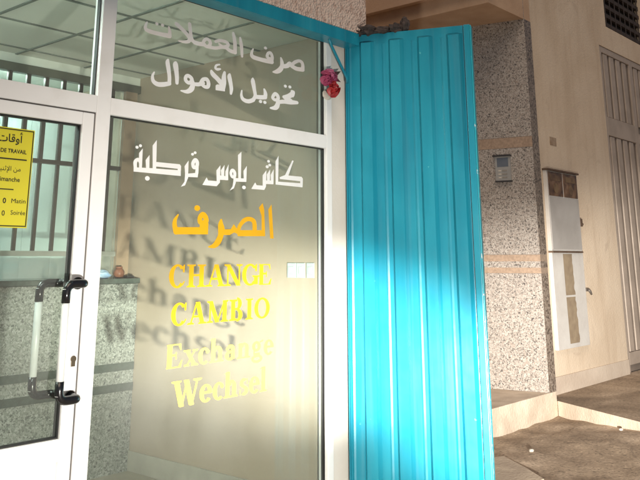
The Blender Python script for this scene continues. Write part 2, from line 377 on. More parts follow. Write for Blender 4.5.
# ------------------------------------------------------------------ ground, pavement, kerb
def ground():
    def lines(a, b, st, far): 
        l = [a+i*st for i in range(int((b-a)/st)+1)]; return [-far, -25, -10, -4, -1, 1.5, 3] + l + [b+2, b+6, b+20, far] if a > 3 else [-far, -25, -10, -4, -1] + l + [b+.6, b+2, b+6, b+20, far]
    xs = lines(4.0, 8.6, .05, 120); ys = lines(.2, 3.8, .05, 120)
    bm = bmesh.new(); g = []
    sm = lambda t: max(0, min(1, t))**2*(3-2*max(0, min(1, t)))
    for x in xs:
        row = []
        for y in ys:
            h = .075*sm((3.62-y)/1.05)*sm((x-5.9)/1.2)
            fine = sm((x-3.8)/.4)*sm((8.4-x)/.4)*sm((y-.1)/.4)*sm((4.2-y)/.4)
            q = Vector((x, y, 0))
            h += fine*(.022*noise.noise(q*1.6)+.014*noise.noise(Vector((x*2.2+y*2.2, y*5-x*4, 1)))+.003*noise.noise(q*9))-.004
            row.append(bm.verts.new((x, y, h)))
        g.append(row)
    for i in range(len(xs)-1):
        for j in range(len(ys)-1):
            bm.faces.new((g[i][j], g[i+1][j], g[i+1][j+1], g[i][j+1])).smooth = True
    m, nt, p = nodes_of('trodden_concrete')
    tc = nt.nodes.new('ShaderNodeTexCoord')
    a = tex(nt, 'ShaderNodeTexNoise', 1.6, 8, tc.outputs['Object'], Distortion=1.0); r = ramp(nt, [(.30, (.22, .162, .112)), (.5, (.34, .26, .185)), (.70, (.50, .395, .295))]); nt.links.new(a.outputs['Fac'], r.inputs[0])
    b = tex(nt, 'ShaderNodeTexNoise', 38, 8, tc.outputs['Object']); br = ramp(nt, [(.3, (.75,)*3), (.7, (1.15,)*3)]); nt.links.new(b.outputs['Fac'], br.inputs[0])
    mm = nt.nodes.new('ShaderNodeMix'); mm.data_type = 'RGBA'; mm.blend_type = 'MULTIPLY'; mm.inputs[0].default_value = 1
    nt.links.new(r.outputs[0], mm.inputs[6]); nt.links.new(br.outputs[0], mm.inputs[7]); # cracks, grit and damp spots
    wv = nt.nodes.new('ShaderNodeVectorMath'); wv.operation = 'MULTIPLY_ADD'; wn_ = tex(nt, 'ShaderNodeTexNoise', 3.5, 6, tc.outputs['Object'])
    nt.links.new(wn_.outputs['Color'], wv.inputs[0]); wv.inputs[1].default_value = (.35,)*3; nt.links.new(tc.outputs['Object'], wv.inputs[2])
    ck = tex(nt, 'ShaderNodeTexVoronoi', 1.05, vec=wv.outputs[0]); ck.feature = 'DISTANCE_TO_EDGE'
    cr = ramp(nt, [(.002, (.75,)*3), (.008, (1, 1, 1))]); nt.links.new(ck.outputs['Distance'], cr.inputs[0])
    gv = tex(nt, 'ShaderNodeTexVoronoi', 75, vec=tc.outputs['Object']); gs = nt.nodes.new('ShaderNodeSeparateColor'); nt.links.new(gv.outputs['Color'], gs.inputs[0])
    gr = ramp(nt, [(.04, (.6,)*3), (.1, (1, 1, 1)), (.92, (1, 1, 1)), (.97, (1.3,)*3)]); nt.links.new(gs.outputs[0], gr.inputs[0])
    c = mm.outputs[2]
    for s_ in (cr.outputs[0], gr.outputs[0]):
        k = nt.nodes.new('ShaderNodeMix'); k.data_type = 'RGBA'; k.blend_type = 'MULTIPLY'; k.inputs[0].default_value = 1
        nt.links.new(c, k.inputs[6]); nt.links.new(s_, k.inputs[7]); c = k.outputs[2]
    nt.links.new(c, p.inputs['Base Color'])
    hh = nt.nodes.new('ShaderNodeMath'); hh.operation = 'MULTIPLY_ADD'; nt.links.new(cr.outputs[0], hh.inputs[0]); hh.inputs[1].default_value = .25; nt.links.new(b.outputs['Fac'], hh.inputs[2])
    p.inputs['Roughness'].default_value = .8; bumpit(nt, p, hh.outputs[0], .22, .01)
    MATS['dirt'] = m
    me = bpy.data.meshes.new('ground'); bm.to_mesh(me); bm.free(); me.materials.append(m)
    o = bpy.data.objects.new('ground', me); COL.objects.link(o); tag(o, kind='structure')
ground()
CONC = mat('pale_concrete', (.66, .56, .45), (.50, .41, .32), 5, .8, bump=.5, bscale=45)
CONC_G = mat('grey_concrete', (.33, .30, .27), (.24, .21, .19), 6, .85, bump=.4, bscale=60)
MB().prism([(7.715, 3.672, -.06), (6.93, 2.22, -.06), (5.9, .3, -.06), (5.9, -30, -.06), (60, -30, -.06), (60, 3.9, -.06), (7.704, 3.9, -.06), (7.704, 3.676, -.06)], (0, 0, .191)).build('pavement', MATS['dirt']).__setitem__('kind', 'structure')
kp = [(7.70, 3.668), (6.915, 2.216), (5.88, .3), (5.88, -30)]
kb = MB(); kb.prism([(*kp[0], -.06), (*kp[1], -.06), (*kp[2], -.06), (*kp[3], -.06), (kp[3][0]+.018, kp[3][1], -.06), (kp[2][0]+.018, kp[2][1]-.008, -.06), (kp[1][0]+.018, kp[1][1]-.008, -.06), (kp[0][0]+.013, kp[0][1]-.0, -.06)], (0, 0, .194))
kb.build('kerb', CONC).__setitem__('kind', 'structure')
SLAB = mat('worn_paving', (.58, .49, .38), (.45, .37, .29), 6, .8, bump=.5, bscale=50)
sb = MB(); sb.prism([(4.75, 2.75, -.02), (5.42, 2.72, -.02), (5.60, 2.93, -.02), (5.83, 3.24, -.02), (5.55, 3.33, -.02), (4.9, 3.36, -.02)], (0, 0, .045))
tag(sb.build('paving_slab', SLAB), 'pale broken paving slab lying on the ground beside the foot of the turquoise gate', 'paving slab')
WH = mat('white_stone', (.55, .50, .43), None, 20, .7)
def at_ground(px, py, z=0.0):
    v = fw*800 + rt*(px-320) - up*(py-53); k = (z-EYE.z)/v.z; return EYE+v*k
for (px, py, r, lab) in ((531.6, 450.5, .022, 'small pale pebble on the bare ground midway between step and broken slab'), (621, 429.5, .02, 'small pale pebble lying against the bottom of the kerb')):
    c = at_ground(px, py, .06 if px > 600 else .02); pb = MB(); pb.blob(c, r, 2, .4, int(px), (1, .8, .6)); tag(pb.build('pebble', WH), lab, 'pebble', 'pale pebbles on the ground')

# ------------------------------------------------------------------ the exchange office: shell
shop = thing('shop_building', 'exchange office shell with pink speckled stucco above the glass front', 'building')
f = MB(); f.box((-6, 3.06, 2.852), (4.0, 3.7, 7.5)); f.build('fascia', STUCCO, shop)
f = MB(); f.box((-6, 3.16, -.05), (1.085, 3.42, 2.848)); f.build('pier', PLAST_W, shop)
f = MB(); f.box((3.772, 3.178, 0), (3.998, 3.262, 2.849)); f.build('jamb', PLAST_W, shop)
SIDE = mat('beige_wall_paint', (.50, .41, .315), (.45, .365, .28), 1.2, .45, bump=.08, bscale=30)
sw = MB(); sw.box((3.74, 3.264, -.02), (3.997, 7.6, 2.98)); sw = sw.build('side_wall', SIDE, shop)
sk = MB(); sk.box((3.727, 3.27, .03), (3.739, 5.0, .158), .002); sk.build('skirting', mat('pale_tile', (.55, .52, .45), None, 4, .3), sw)
f = MB(); f.box((-1.2, 3.43, -.02), (-1.0, 7.6, 2.98)); f.box((-1.2, 7.6, -.02), (3.998, 7.75, 2.98)); f.build('inner_wall', mat('pale_inner_wall', (.62, .68, .66), None, 2, .7), shop)
CEIL = mat('ceiling_board', (.80, .83, .77), (.76, .79, .73), 2.5, .8, bump=.05, bscale=80)
cl = MB(); cl.box((-1.0, 3.268, 2.83), (3.738, 7.598, 2.87)); cl = cl.build('ceiling', CEIL, shop)
CG = mat('ceiling_joint', (.24, .27, .24), None, 3, .7)
g = MB()
for k in range(-5, 4):
    x = 2.137+.5455*k; g.box((x-.010, 3.27, 2.823), (x+.010, 5.1, 2.8295))
for k in range(4):
    y = 3.205+.575*k
    if y > 3.3: g.box((-.98, y-.010, 2.8235), (3.737, y+.010, 2.8292))
g.build('ceiling_grid', CG, cl)
FLR = MB(); FLR.box((-1.0, 3.2, -.03), (3.738, 7.6, .03)); FLR.build('shop_floor', mat('beige_floor_tile', (.46, .41, .32), None, 3, .3)).__setitem__('kind', 'structure')

# ------------------------------------------------------------------ counter and teller screen
ct = thing('teller_counter', 'speckled grey green granite counter with two dark stripes inside the shop', 'counter')
f = MB(); f.box((.2, 5.0, .03), (3.737, 5.5, 1.277)); cf = f.build('counter_front', GR_CTR, ct)
DKG = mat('dark_green_granite', (.06, .085, .075), (.04, .06, .05), 30, .2)
for z0, z1 in ((.69, .742), (.553, .605)):
    f = MB(); f.box((.2, 4.994, z0), (3.736, 4.9996, z1)); f.build('stripe', DKG, cf)
f = MB(); f.box((.18, 4.975, 1.28), (3.737, 5.54, 1.316), .004); f.build('countertop', DKG, ct)
BRN = mat('brown_anodised_frame', (.075, .062, .05), (.055, .045, .036), 5, .4)
OLV = mat('olive_frame', (.12, .125, .095), None, 5, .5)
ts = thing('teller_screen', 'tall glass teller screen with thin dark bars standing on the granite counter', 'screen')
K = 5.12/5.005
def Z(z): return 1.44+(z-1.44)*K
f = MB(); f.box((.2, 5.09, Z(2.677)), (3.737, 5.15, Z(2.735))); f.build('top_rail', OLV, ts)
f = MB(); f.box((.2, 5.105, Z(2.735)+.001), (3.737, 5.135, 2.829)); f.build('filler_panel', CEIL, ts)  # pale filler added above the rail to keep the bright tube out of sight
f = MB(); f.box((.2, 5.10, Z(2.082)), (3.6, 5.14, Z(2.110))); f.build('middle_rail', BRN, ts)
f = MB(); f.box((.2, 5.10, Z(1.47)), (3.6, 5.14, Z(1.503))); f.build('bottom_rail', mat('grey_rail', (.40, .42, .38), None, 5, .4), ts)
f = MB(); f.box((3.515*K, 5.085, 1.317), (3.62*K, 5.155, Z(2.676))); f.build('post', mat('tan_post', (.36, .27, .19), (.30, .22, .15), 4, .5), ts)
for x in [2.6+.1365*k for k in range(-6, 7) if k != 7]:
    f = MB(); f.box((x*K-.011, 5.108, Z(1.504)), (x*K+.011, 5.132, Z(2.0815))); f.box((x*K-.014, 5.107, Z(2.1105)), (x*K+.014, 5.133, Z(2.6765))); f.build('bar', BRN, ts)
f = MB(); f.box((.2, 5.117, 1.317), (3.515*K-.001, 5.122, Z(2.6768))); f.build('glass_pane', GLASS_IN, ts)
TB = mat('pale_blue_panel', (.70, .80, .79), (.66, .78, .77), 1.2, .55)
pn = MB()
for k in range(16): pn.box((.2+.26*k, 5.95, .03), (.2+.26*k+.257, 5.985, 2.829), .001)
tag(pn.build('partition', TB), 'pale blue panelled partition in the back office seen through the teller screen', 'partition')
TL_E = bpy.data.materials.new('lit_tube'); TL_E.use_nodes = True
e = TL_E.node_tree.nodes['Principled BSDF']; e.inputs['Base Color'].default_value = (1, 1, 1, 1); e.inputs['Emission Color'].default_value = (.85, 1, .96, 1); e.inputs['Emission Strength'].default_value = 165
tl = thing('tube_lamp', 'white tube lamp on the back office ceiling behind the top rail of the screen', 'ceiling lamp')
f = MB(); f.box((1.4, 5.33, 2.79), (3.2, 5.39, 2.829), .004); f.build('housing', ALU, tl)
f = MB(); f.tube([(1.45, 5.36, 2.772), (3.15, 5.36, 2.772)], .013); f.build('tube', TL_E, tl)
fill_lamp = thing('tube_lamp', 'unseen white tube lamp added near the front of the shop to brighten the room', 'ceiling lamp')  # added fill lamp, out of view, brightens the room and its ceiling
f = MB(); f.box((.35, 4.07, 2.66), (1.55, 4.13, 2.69), .004); f.tube([(.5, 4.1, 2.69), (.5, 4.1, 2.829)], .006); f.tube([(1.4, 4.1, 2.69), (1.4, 4.1, 2.829)], .006); f.build('housing', ALU, fill_lamp)
f = MB(); f.tube([(.4, 4.1, 2.642), (1.5, 4.1, 2.642)], .013); f.tube([(.4, 4.06, 2.70), (1.5, 4.06, 2.70)], .008); f.build('tube', TL_E, fill_lamp)
f = MB(); f.blob((3.60, 5.05, 1.354), .040, 3, .12, 3, (1, 1, .95)); f.tube([(3.60, 5.05, 1.385), (3.60, 5.05, 1.398)], [.024, .026], 16)
tag(f.build('clay_pot', mat('brown_clay', (.22, .085, .045), (.15, .06, .03), 14, .45)), 'small round brown pot on the end of the dark counter top', 'pot')
f = MB(); f.blob((3.44, 5.04, 1.345), .06, 3, .55, 9, (1.2, .7, .55)); f.blob((3.36, 5.03, 1.334), .04, 3, .5, 4, (1.3, .7, .45))
tag(f.build('plastic_bag', mat('blue_white_plastic', (.62, .78, .9), (.28, .48, .75), 14, .3)), 'crumpled blue and white plastic bag beside the brown pot', 'plastic bag')
f = MB(); f.box((3.655, 5.02, 1.3165), (3.715, 5.07, 1.334), .005); tag(f.build('stapler', GASKET), 'small flat black object right of the brown pot on the counter', 'desk object')
SWM = mat('switch_plastic', (.60, .72, .70), None, 5, .3)
def switch(y0, y1, label, w, first=None):
    t = thing('light_switch', label, 'switch', 'wall switches inside the shop'); t.location = (3.739, (y0+y1)/2, 1.38)
    h = (y1-y0)/2; f = MB(); f.box((-.011, -h, -.044), (-.0005, h, .044), .003); f.build('plate', SWM, t)
    f = MB(); f.box((-.016, -h*w, -.022), (-.0115, h*w, .022), .002); f.build('rocker', SWM, t)
switch(3.425, 3.495, 'square pale switch plate on the beige side wall, the one farthest from the door post', .62)
switch(3.352, 3.418, 'pale switch plate on the beige side wall, between two others', .35)
switch(3.278, 3.336, 'pale switch plate on the beige side wall, nearest the white door post', .5)

# ------------------------------------------------------------------ shopfront window, glass and lettering
wf = thing('shopfront_window', 'white framed glass shopfront lettered with exchange signs beside the door', 'shop window')
f = MB()
def bar(a, b): f.box((a[0], 3.165, a[1]), (b[0], 3.235, b[1]), .003)
bar((3.722, .03), (3.771, 2.85)); bar((2.082, .03), (2.158, 2.85)); bar((1.087, .03), (1.16, 2.85))
bar((1.1605, 2.79), (2.0815, 2.85)); bar((2.1585, 2.79), (3.7215, 2.85)); bar((1.1605, 2.103), (2.0815, 2.183)); bar((2.1585, 2.103), (3.7215, 2.183)); bar((2.1585, .03), (3.7215, .11))
f.build('frame', ALU, wf)
f = MB()
for x0, z0, x1, z1 in ((2.1582, 2.1832, 3.7218, 2.7898), (2.1582, .1102, 3.7218, 2.1028), (1.1602, 2.1832, 2.0818, 2.7898)):
    for a, b in (((x0, z0), (x0+.0045, z1)), ((x1-.0045, z0), (x1, z1)), ((x0+.0045, z0), (x1-.0045, z0+.0045)), ((x0+.0045, z1-.0045), (x1-.0045, z1))):
        f.box((a[0], 3.188, a[1]), (b[0], 3.212, b[1]))
f.build('gasket', GASKET, wf)
panes = []
for x0, z0, x1, z1 in ((2.158, 2.183, 3.722, 2.79), (2.158, .11, 3.722, 2.103), (1.16, 2.183, 2.082, 2.79)):
    f = MB(); f.quad((x0, 3.2, z0), (x1, 3.2, z0), (x1, 3.2, z1), (x0, 3.2, z1)); panes.append(f.build('glass_pane', GLASS, wf))
VW = mat('white_vinyl', (.88, .89, .89), (.82, .82, .81), 5, .45); VY = mat('yellow_vinyl', (.80, .43, .01), (.72, .38, .01), 4, .45)
VY2 = mat('pale_yellow_vinyl', (.82, .60, .09), (.78, .55, .07), 4, .45)
ARABIC = {1:[[(2.3607,2.6071,0.0035,0.0029),(2.3526,2.588,0.0069,0.0058),(2.3556,2.569,0.0092,0.0078),(2.3882,2.5623,0.0104,0.0088),(2.4475,2.5626,0.0107,0.0089),(2.5049,2.5653,0.0121,0.01)],[(2.5049,2.5653,0.0121,0.01),(2.5067,2.5869,0.0085,0.007),(2.4993,2.6106,0.0055,0.0045)],[(2.4217,2.6124,0.0083,0.0069),(2.422,2.6125,0.0083,0.0069)],[(2.4578,2.6125,0.0084,0.007),(2.4581,2.6125,0.0084,0.007)],[(2.5484,2.6393,0.0111,0.0091),(2.5794,2.6231,0.0106,0.0086),(2.6121,2.6045,0.0101,0.0082),(2.6389,2.5818,0.0102,0.0082),(2.6334,2.5627,0.0095,0.0076),(2.602,2.5536,0.0075,0.0061),(2.5676,2.5511,0.0037,0.003)],[(2.6363,2.659,0.0096,0.0077),(2.6418,2.6264,0.0096,0.0077),(2.6499,2.5919,0.0096,0.0077),(2.662,2.5712,0.0103,0.0082),(2.6915,2.5643,0.0104,0.0082),(2.7242,2.5684,0.0105,0.0083)],[(2.6754,2.5653,0.0116,0.0092),(2.7081,2.5642,0.0117,0.0093),(2.741,2.5683,0.0119,0.0093)],[(2.737,2.5832,0.0086,0.0068),(2.7562,2.6014,0.0093,0.0073),(2.78,2.5957,0.0094,0.0073),(2.7842,2.5771,0.0094,0.0073),(2.768,2.5606,0.01,0.0078),(2.7411,2.5667,0.0092,0.0073),(2.737,2.5832,0.0086,0.0068)],[(2.768,2.5606,0.01,0.0078),(2.8221,2.5636,0.0095,0.0074),(2.8697,2.5784,0.0097,0.0074),(2.8975,2.5813,0.0112,0.0085)],[(2.8239,2.6011,0.0088,0.0069),(2.8545,2.6128,0.0096,0.0074),(2.8962,2.6144,0.0098,0.0075),(2.9163,2.604,0.0098,0.0075),(2.9042,2.5891,0.0105,0.008),(2.8765,2.5814,0.0097,0.0074),(2.8497,2.5931,0.0055,0.0042)],[(2.901,2.582,0.0112,0.0085),(2.9331,2.5695,0.0113,0.0086),(2.9688,2.5684,0.0121,0.0092)],[(2.9689,2.5657,0.0107,0.0081),(2.9672,2.617,0.0114,0.0087),(2.9588,2.6535,0.0107,0.0081),(2.9523,2.6767,0.0071,0.0054)],[(3.0056,2.6606,0.0058,0.0044),(3.014,2.6266,0.0109,0.0082),(3.0203,2.5894,0.0094,0.0071),(3.0235,2.5545,0.0073,0.0054)],[(3.1095,2.6153,0.0045,0.0033),(3.0982,2.5881,0.009,0.0066),(3.1084,2.569,0.0135,0.0099),(3.1653,2.5648,0.0137,0.01),(3.2192,2.5654,0.0147,0.0107),(3.2622,2.5677,0.0149,0.0107)],[(3.2621,2.5717,0.0118,0.0085),(3.2671,2.5982,0.0103,0.0074),(3.2533,2.6194,0.0102,0.0074),(3.2338,2.6145,0.0094,0.0068),(3.2249,2.5929,0.0101,0.0073),(3.2438,2.5835,0.011,0.0079),(3.2618,2.5858,0.011,0.0079)],[(3.2098,2.6409,0.0101,0.0073),(3.2102,2.641,0.0101,0.0073)],[(3.3413,2.6066,0.0057,0.004),(3.3498,2.5823,0.0121,0.0086),(3.3501,2.5565,0.0137,0.0097),(3.3344,2.5337,0.0161,0.0114),(3.3066,2.5162,0.0135,0.0096),(3.2766,2.5093,0.0055,0.0039)],[(3.3542,2.5572,0.0138,0.0097),(3.3948,2.5675,0.0148,0.0104),(3.4193,2.5864,0.0141,0.0099),(3.436,2.575,0.015,0.0105),(3.4779,2.565,0.0152,0.0105),(3.533,2.569,0.0154,0.0106)],[(3.533,2.5708,0.0146,0.01),(3.5355,2.596,0.012,0.0083),(3.5242,2.6146,0.012,0.0083),(3.4987,2.6175,0.011,0.0077),(3.465,2.6036,0.0118,0.0082),(3.436,2.5808,0.0108,0.0076)]],
2:[[(2.4208,2.3576,0.0035,0.0029),(2.4116,2.3366,0.0069,0.0057),(2.4179,2.3112,0.0098,0.0081),(2.4449,2.3002,0.0117,0.0096),(2.4831,2.305,0.0118,0.0096),(2.5185,2.3157,0.0108,0.0087)],[(2.5185,2.3157,0.0096,0.0078),(2.5179,2.3475,0.0096,0.0078),(2.5094,2.3903,0.0108,0.0088),(2.5014,2.4235,0.0108,0.0088),(2.5053,2.4401,0.0036,0.0029)],[(2.5558,2.4361,0.0037,0.003),(2.5535,2.4207,0.0135,0.0109),(2.5602,2.3894,0.0122,0.0099),(2.5663,2.3557,0.0104,0.0084),(2.5679,2.3263,0.0086,0.0069)],[(2.639,2.3771,0.0101,0.008),(2.661,2.3693,0.0101,0.008),(2.6656,2.3524,0.0108,0.0085),(2.6472,2.3403,0.0101,0.008),(2.6265,2.3484,0.0094,0.0075),(2.6243,2.3666,0.0094,0.0075),(2.639,2.3771,0.0101,0.008)],[(2.6688,2.353,0.0108,0.0085),(2.673,2.3335,0.0127,0.01),(2.6646,2.3095,0.0139,0.011),(2.637,2.2917,0.0106,0.0084),(2.5964,2.2903,0.0037,0.0029)],[(2.6727,2.3395,0.0095,0.0075),(2.7112,2.3422,0.011,0.0086),(2.7432,2.3551,0.0111,0.0086)],[(2.73,2.3528,0.011,0.0086),(2.7427,2.3738,0.0104,0.0081),(2.7682,2.3796,0.0105,0.0082),(2.7816,2.3613,0.0106,0.0082),(2.7772,2.34,0.0106,0.0081),(2.7536,2.3377,0.0098,0.0076),(2.732,2.3506,0.0104,0.0081)],[(2.7993,2.4315,0.0067,0.0052),(2.8101,2.4152,0.0134,0.0103),(2.8413,2.3971,0.0135,0.0104),(2.8764,2.3743,0.0151,0.0114)],[(2.8764,2.3743,0.0137,0.0104),(2.8805,2.3566,0.0137,0.0104),(2.8499,2.3517,0.0135,0.0103)],[(2.8328,2.3567),(2.9006,2.3719),(2.902,2.3339),(2.8338,2.331)],[(2.8953,2.4405,0.0069,0.0053),(2.8907,2.4134,0.0124,0.0094),(2.8919,2.382,0.0138,0.0104),(2.8911,2.3505,0.0096,0.0073)],[(2.8566,2.4769,0.0048,0.0037),(2.8337,2.4685,0.0061,0.0047),(2.8275,2.4522,0.0068,0.0052),(2.8427,2.4481,0.0081,0.0063),(2.8616,2.4531,0.0055,0.0042)],[(2.9331,2.4366,0.0056,0.0042),(2.9316,2.4204,0.0126,0.0095),(2.942,2.385,0.0119,0.0089),(2.9487,2.3544,0.0105,0.0079),(2.9461,2.3287,0.007,0.0052)],[(3.0283,2.359,0.0043,0.0032),(3.0256,2.3319,0.0079,0.0058),(3.0407,2.3102,0.0115,0.0085),(3.0808,2.3054,0.0132,0.0096),(3.1173,2.3188,0.0126,0.0091)],[(3.1173,2.3188,0.0118,0.0086),(3.1329,2.3455,0.0104,0.0076),(3.1229,2.3875,0.0119,0.0087),(3.113,2.424,0.0134,0.0098),(3.1118,2.4429,0.0052,0.0038)],[(3.1328,2.3392,0.0127,0.0092),(3.1741,2.3427,0.0136,0.0098),(3.212,2.3484,0.0138,0.0099)],[(3.2135,2.3486,0.0122,0.0088),(3.2153,2.3709,0.0115,0.0082),(3.2049,2.3941,0.0061,0.0044)],[(3.1761,2.3185,0.0106,0.0076),(3.1765,2.3185,0.0106,0.0076)],[(3.2111,2.3181,0.0107,0.0076),(3.2115,2.3182,0.0107,0.0076)],[(3.2952,2.3821,0.011,0.0078),(3.3166,2.3726,0.0119,0.0084),(3.3193,2.3534,0.0111,0.0078),(3.2934,2.3451,0.0102,0.0072),(3.2752,2.3568,0.0101,0.0072),(3.2952,2.3821,0.011,0.0078)],[(3.317,2.3503,0.0119,0.0084),(3.3197,2.3284,0.0142,0.01),(3.3021,2.3008,0.0157,0.0111),(3.2593,2.2921,0.0062,0.0044)],[(3.3172,2.3352,0.0126,0.0089),(3.3689,2.3456,0.0137,0.0095),(3.4257,2.351,0.0164,0.0113),(3.4834,2.3566,0.0117,0.008)],[(3.3726,2.3737,0.0129,0.009),(3.4089,2.3837,0.0163,0.0113),(3.4416,2.403,0.0165,0.0114),(3.4514,2.4159,0.0116,0.008)],[(3.3726,2.3726,0.0113,0.0079),(3.4256,2.3578,0.018,0.0125)],[(3.4414,2.4172,0.0116,0.008),(3.4531,2.4019,0.0083,0.0057),(3.4483,2.3868,0.005,0.0034)],[(3.3814,2.4408,0.0105,0.0074),(3.3818,2.4409,0.0105,0.0074)],[(3.4206,2.4425,0.0107,0.0074),(3.421,2.4426,0.0107,0.0074)]],
3:[[(2.3281,1.8732),(2.4436,1.8783),(2.4579,1.8781),(2.6169,1.8817),(2.6184,1.8535),(2.3294,1.8532)],[(2.4617,1.9106),(2.6092,1.9118),(2.6176,1.903),(2.6176,1.8794),(2.597,1.8801),(2.5966,1.8881),(2.4602,1.8884)],[(2.4339,1.9888),(2.4579,2.0193),(2.4621,1.8761),(2.441,1.8744)],[(2.3552,1.9442),(2.3758,1.969),(2.3768,1.8691),(2.3602,1.8678)],[(2.3393,1.8683,0.0076,0.0062),(2.3361,1.8995,0.0087,0.0072),(2.3528,1.9132,0.0077,0.0063),(2.3648,1.8989,0.0066,0.0054)],[(2.3412,1.971,0.0071,0.0059),(2.3415,1.971,0.0071,0.0059)],[(2.3611,1.9803,0.0072,0.0059),(2.3614,1.9803,0.0072,0.0059)],[(2.3962,1.9139),(2.4181,1.9411),(2.4213,1.8728),(2.4017,1.8712)],[(2.4119,1.8267,0.0112,0.009),(2.4121,1.8267,0.0112,0.009)],[(2.6405,1.9051),(2.6654,1.9359),(2.6662,1.8478),(2.6485,1.8087),(2.6216,1.7999),(2.6445,1.8273),(2.6454,1.8699)],[(2.6577,1.8685),(2.7321,1.8791),(2.7301,1.8549),(2.6586,1.852)],[(2.7101,1.9433,0.0101,0.0077),(2.7233,1.9315,0.0095,0.0072),(2.7205,1.9095,0.0094,0.0072),(2.7019,1.9041,0.0094,0.0072),(2.6947,1.9241,0.0094,0.0072),(2.7101,1.9433,0.0101,0.0077)],[(2.7145,1.9162),(2.7339,1.9348),(2.7335,1.8768),(2.7281,1.8571),(2.7112,1.8559)],[(2.6899,1.9705,0.0075,0.0058),(2.6902,1.9705,0.0075,0.0058)],[(2.7064,1.9798,0.0075,0.0058),(2.7068,1.9799,0.0076,0.0058)],[(2.7635,1.8188),(2.7905,1.8593),(2.8008,1.8441),(2.8629,1.8451),(2.864,1.8182)],[(2.8573,1.9012),(2.8848,1.9307),(2.8843,1.8392),(2.8626,1.8181)],[(2.8885,1.9037),(2.9142,1.9357),(2.9123,1.8609),(2.8941,1.8621)],[(2.9209,1.9013),(2.9432,1.9407),(2.9415,1.8556),(2.9226,1.8542)],[(2.8682,1.8774),(2.9422,1.8755),(2.9429,1.8557),(2.8725,1.8531)],[(2.9724,1.912,0.0089,0.0065),(2.9887,1.8997,0.009,0.0065),(2.9873,1.8779,0.009,0.0065),(2.9701,1.8771,0.0082,0.006),(2.9613,1.896,0.0082,0.006),(2.9724,1.912,0.0089,0.0065)],[(2.9816,1.885),(2.9978,1.8963),(2.9988,1.8461),(2.986,1.8152),(2.9557,1.8009),(2.9754,1.8245),(2.9812,1.8549)],[(2.991,1.8707),(3.0787,1.8745),(3.0771,1.8556),(2.9917,1.8516)],[(3.0099,1.9965),(3.0353,2.0169),(3.0364,1.8689),(3.0168,1.8675)],[(3.0541,1.9135),(3.0788,1.9437),(3.0778,1.8566),(3.0577,1.8628)],[(3.0603,1.825,0.0113,0.0081),(3.0606,1.825,0.0113,0.0081)],[(3.116,1.8203),(3.1454,1.8581),(3.1567,1.8434),(3.2133,1.8446),(3.2139,1.8213)],[(3.2032,1.9012),(3.2324,1.9323),(3.2306,1.8405),(3.2183,1.8215),(3.205,1.8207)],[(3.2366,1.909),(3.2625,1.94),(3.2602,1.8634),(3.2399,1.862)],[(3.2669,1.9086),(3.2914,1.9424),(3.2907,1.8576),(3.2701,1.8588)],[(3.2187,1.8736),(3.2903,1.8787),(3.2907,1.8576),(3.2191,1.8543)],[(3.238,1.9522,0.0098,0.0069),(3.2384,1.9523,0.0098,0.0069)],[(3.2582,1.9635,0.0091,0.0064),(3.2586,1.9635,0.0091,0.0064)],[(3.248,1.9838,0.0091,0.0064),(3.2483,1.9838,0.0091,0.0064)],[(3.3053,1.9889),(3.3303,2.0235),(3.3288,1.8735),(3.3082,1.8588)],[(3.308,1.8731),(3.3404,1.8753),(3.5381,1.8793),(3.5366,1.8562),(3.3083,1.8572)],[(3.34,1.9009),(3.3828,1.9159),(3.528,1.9175),(3.5388,1.9073),(3.5382,1.8716),(3.5159,1.8728),(3.5158,1.8909),(3.344,1.8905)],[(3.3829,1.9121),(3.4457,2.0069),(3.4578,2.0052),(3.4106,1.9088)]],
4:[[(2.5964,1.6001),(2.7542,1.6045),(2.7565,1.6224),(2.8133,1.6265),(2.8126,1.5699),(2.6072,1.5654)],[(2.6121,1.6613,0.0036,0.0027),(2.5945,1.6355,0.0089,0.0068),(2.5923,1.6104,0.0118,0.0091),(2.6035,1.5776,0.0142,0.0109)],[(2.7732,1.6691,0.0139,0.0104),(2.7929,1.6543,0.014,0.0104),(2.7939,1.6321,0.014,0.0104),(2.7594,1.6281,0.0126,0.0094),(2.7551,1.6514,0.0126,0.0094),(2.7732,1.6691,0.0139,0.0104)],[(2.7341,1.6991,0.0156,0.0118),(2.7344,1.6991,0.0156,0.0118)],[(2.9011,1.6462,0.0053,0.0039),(2.8988,1.622,0.0145,0.0106),(2.9043,1.5982,0.0185,0.0134),(2.9003,1.5646,0.0158,0.0115),(2.8807,1.531,0.017,0.0123),(2.8556,1.5127,0.0129,0.0094),(2.8206,1.5076,0.0038,0.0028)],[(2.9043,1.5972),(2.971,1.6),(2.9917,1.6273),(3.0221,1.5964),(3.0193,1.5768),(2.9952,1.5836),(2.9653,1.5698),(2.9055,1.5685)],[(3.0119,1.5962),(3.2246,1.6016),(3.2289,1.5688),(3.0232,1.5647)],[(3.0224,1.5891,0.011,0.0078),(3.0385,1.6224,0.0111,0.0079),(3.0725,1.6512,0.0133,0.0094),(3.1111,1.6575,0.0135,0.0095),(3.1422,1.6436,0.0137,0.0095),(3.1484,1.5996,0.0129,0.009)],[(3.1779,1.7218),(3.2066,1.7488),(3.2199,1.7135),(3.2304,1.5688),(3.2033,1.5683),(3.1994,1.6769)],[(3.2518,1.7149),(3.2775,1.7446),(3.2975,1.5574),(3.2699,1.5569)]]}
def arabic(n, m, pane, lab):
    polys = []
    for g in ARABIC[n]:
        if len(g[0]) == 4: polys += stroke_polys(g)
        else: polys.append([tuple(p) for p in g])
    tag(sheet('lettering', polys, 3.1965, m, pane), lab)
arabic(1, mat('shade_tinted_vinyl', (.88, .85, .82), (.80, .74, .70), 7, .5), panes[0], 'first white Arabic line at the top of the window')  # warm tint puts the shade under the lintel into this line's colour
arabic(2, VW, panes[0], 'second white Arabic line in the upper pane')
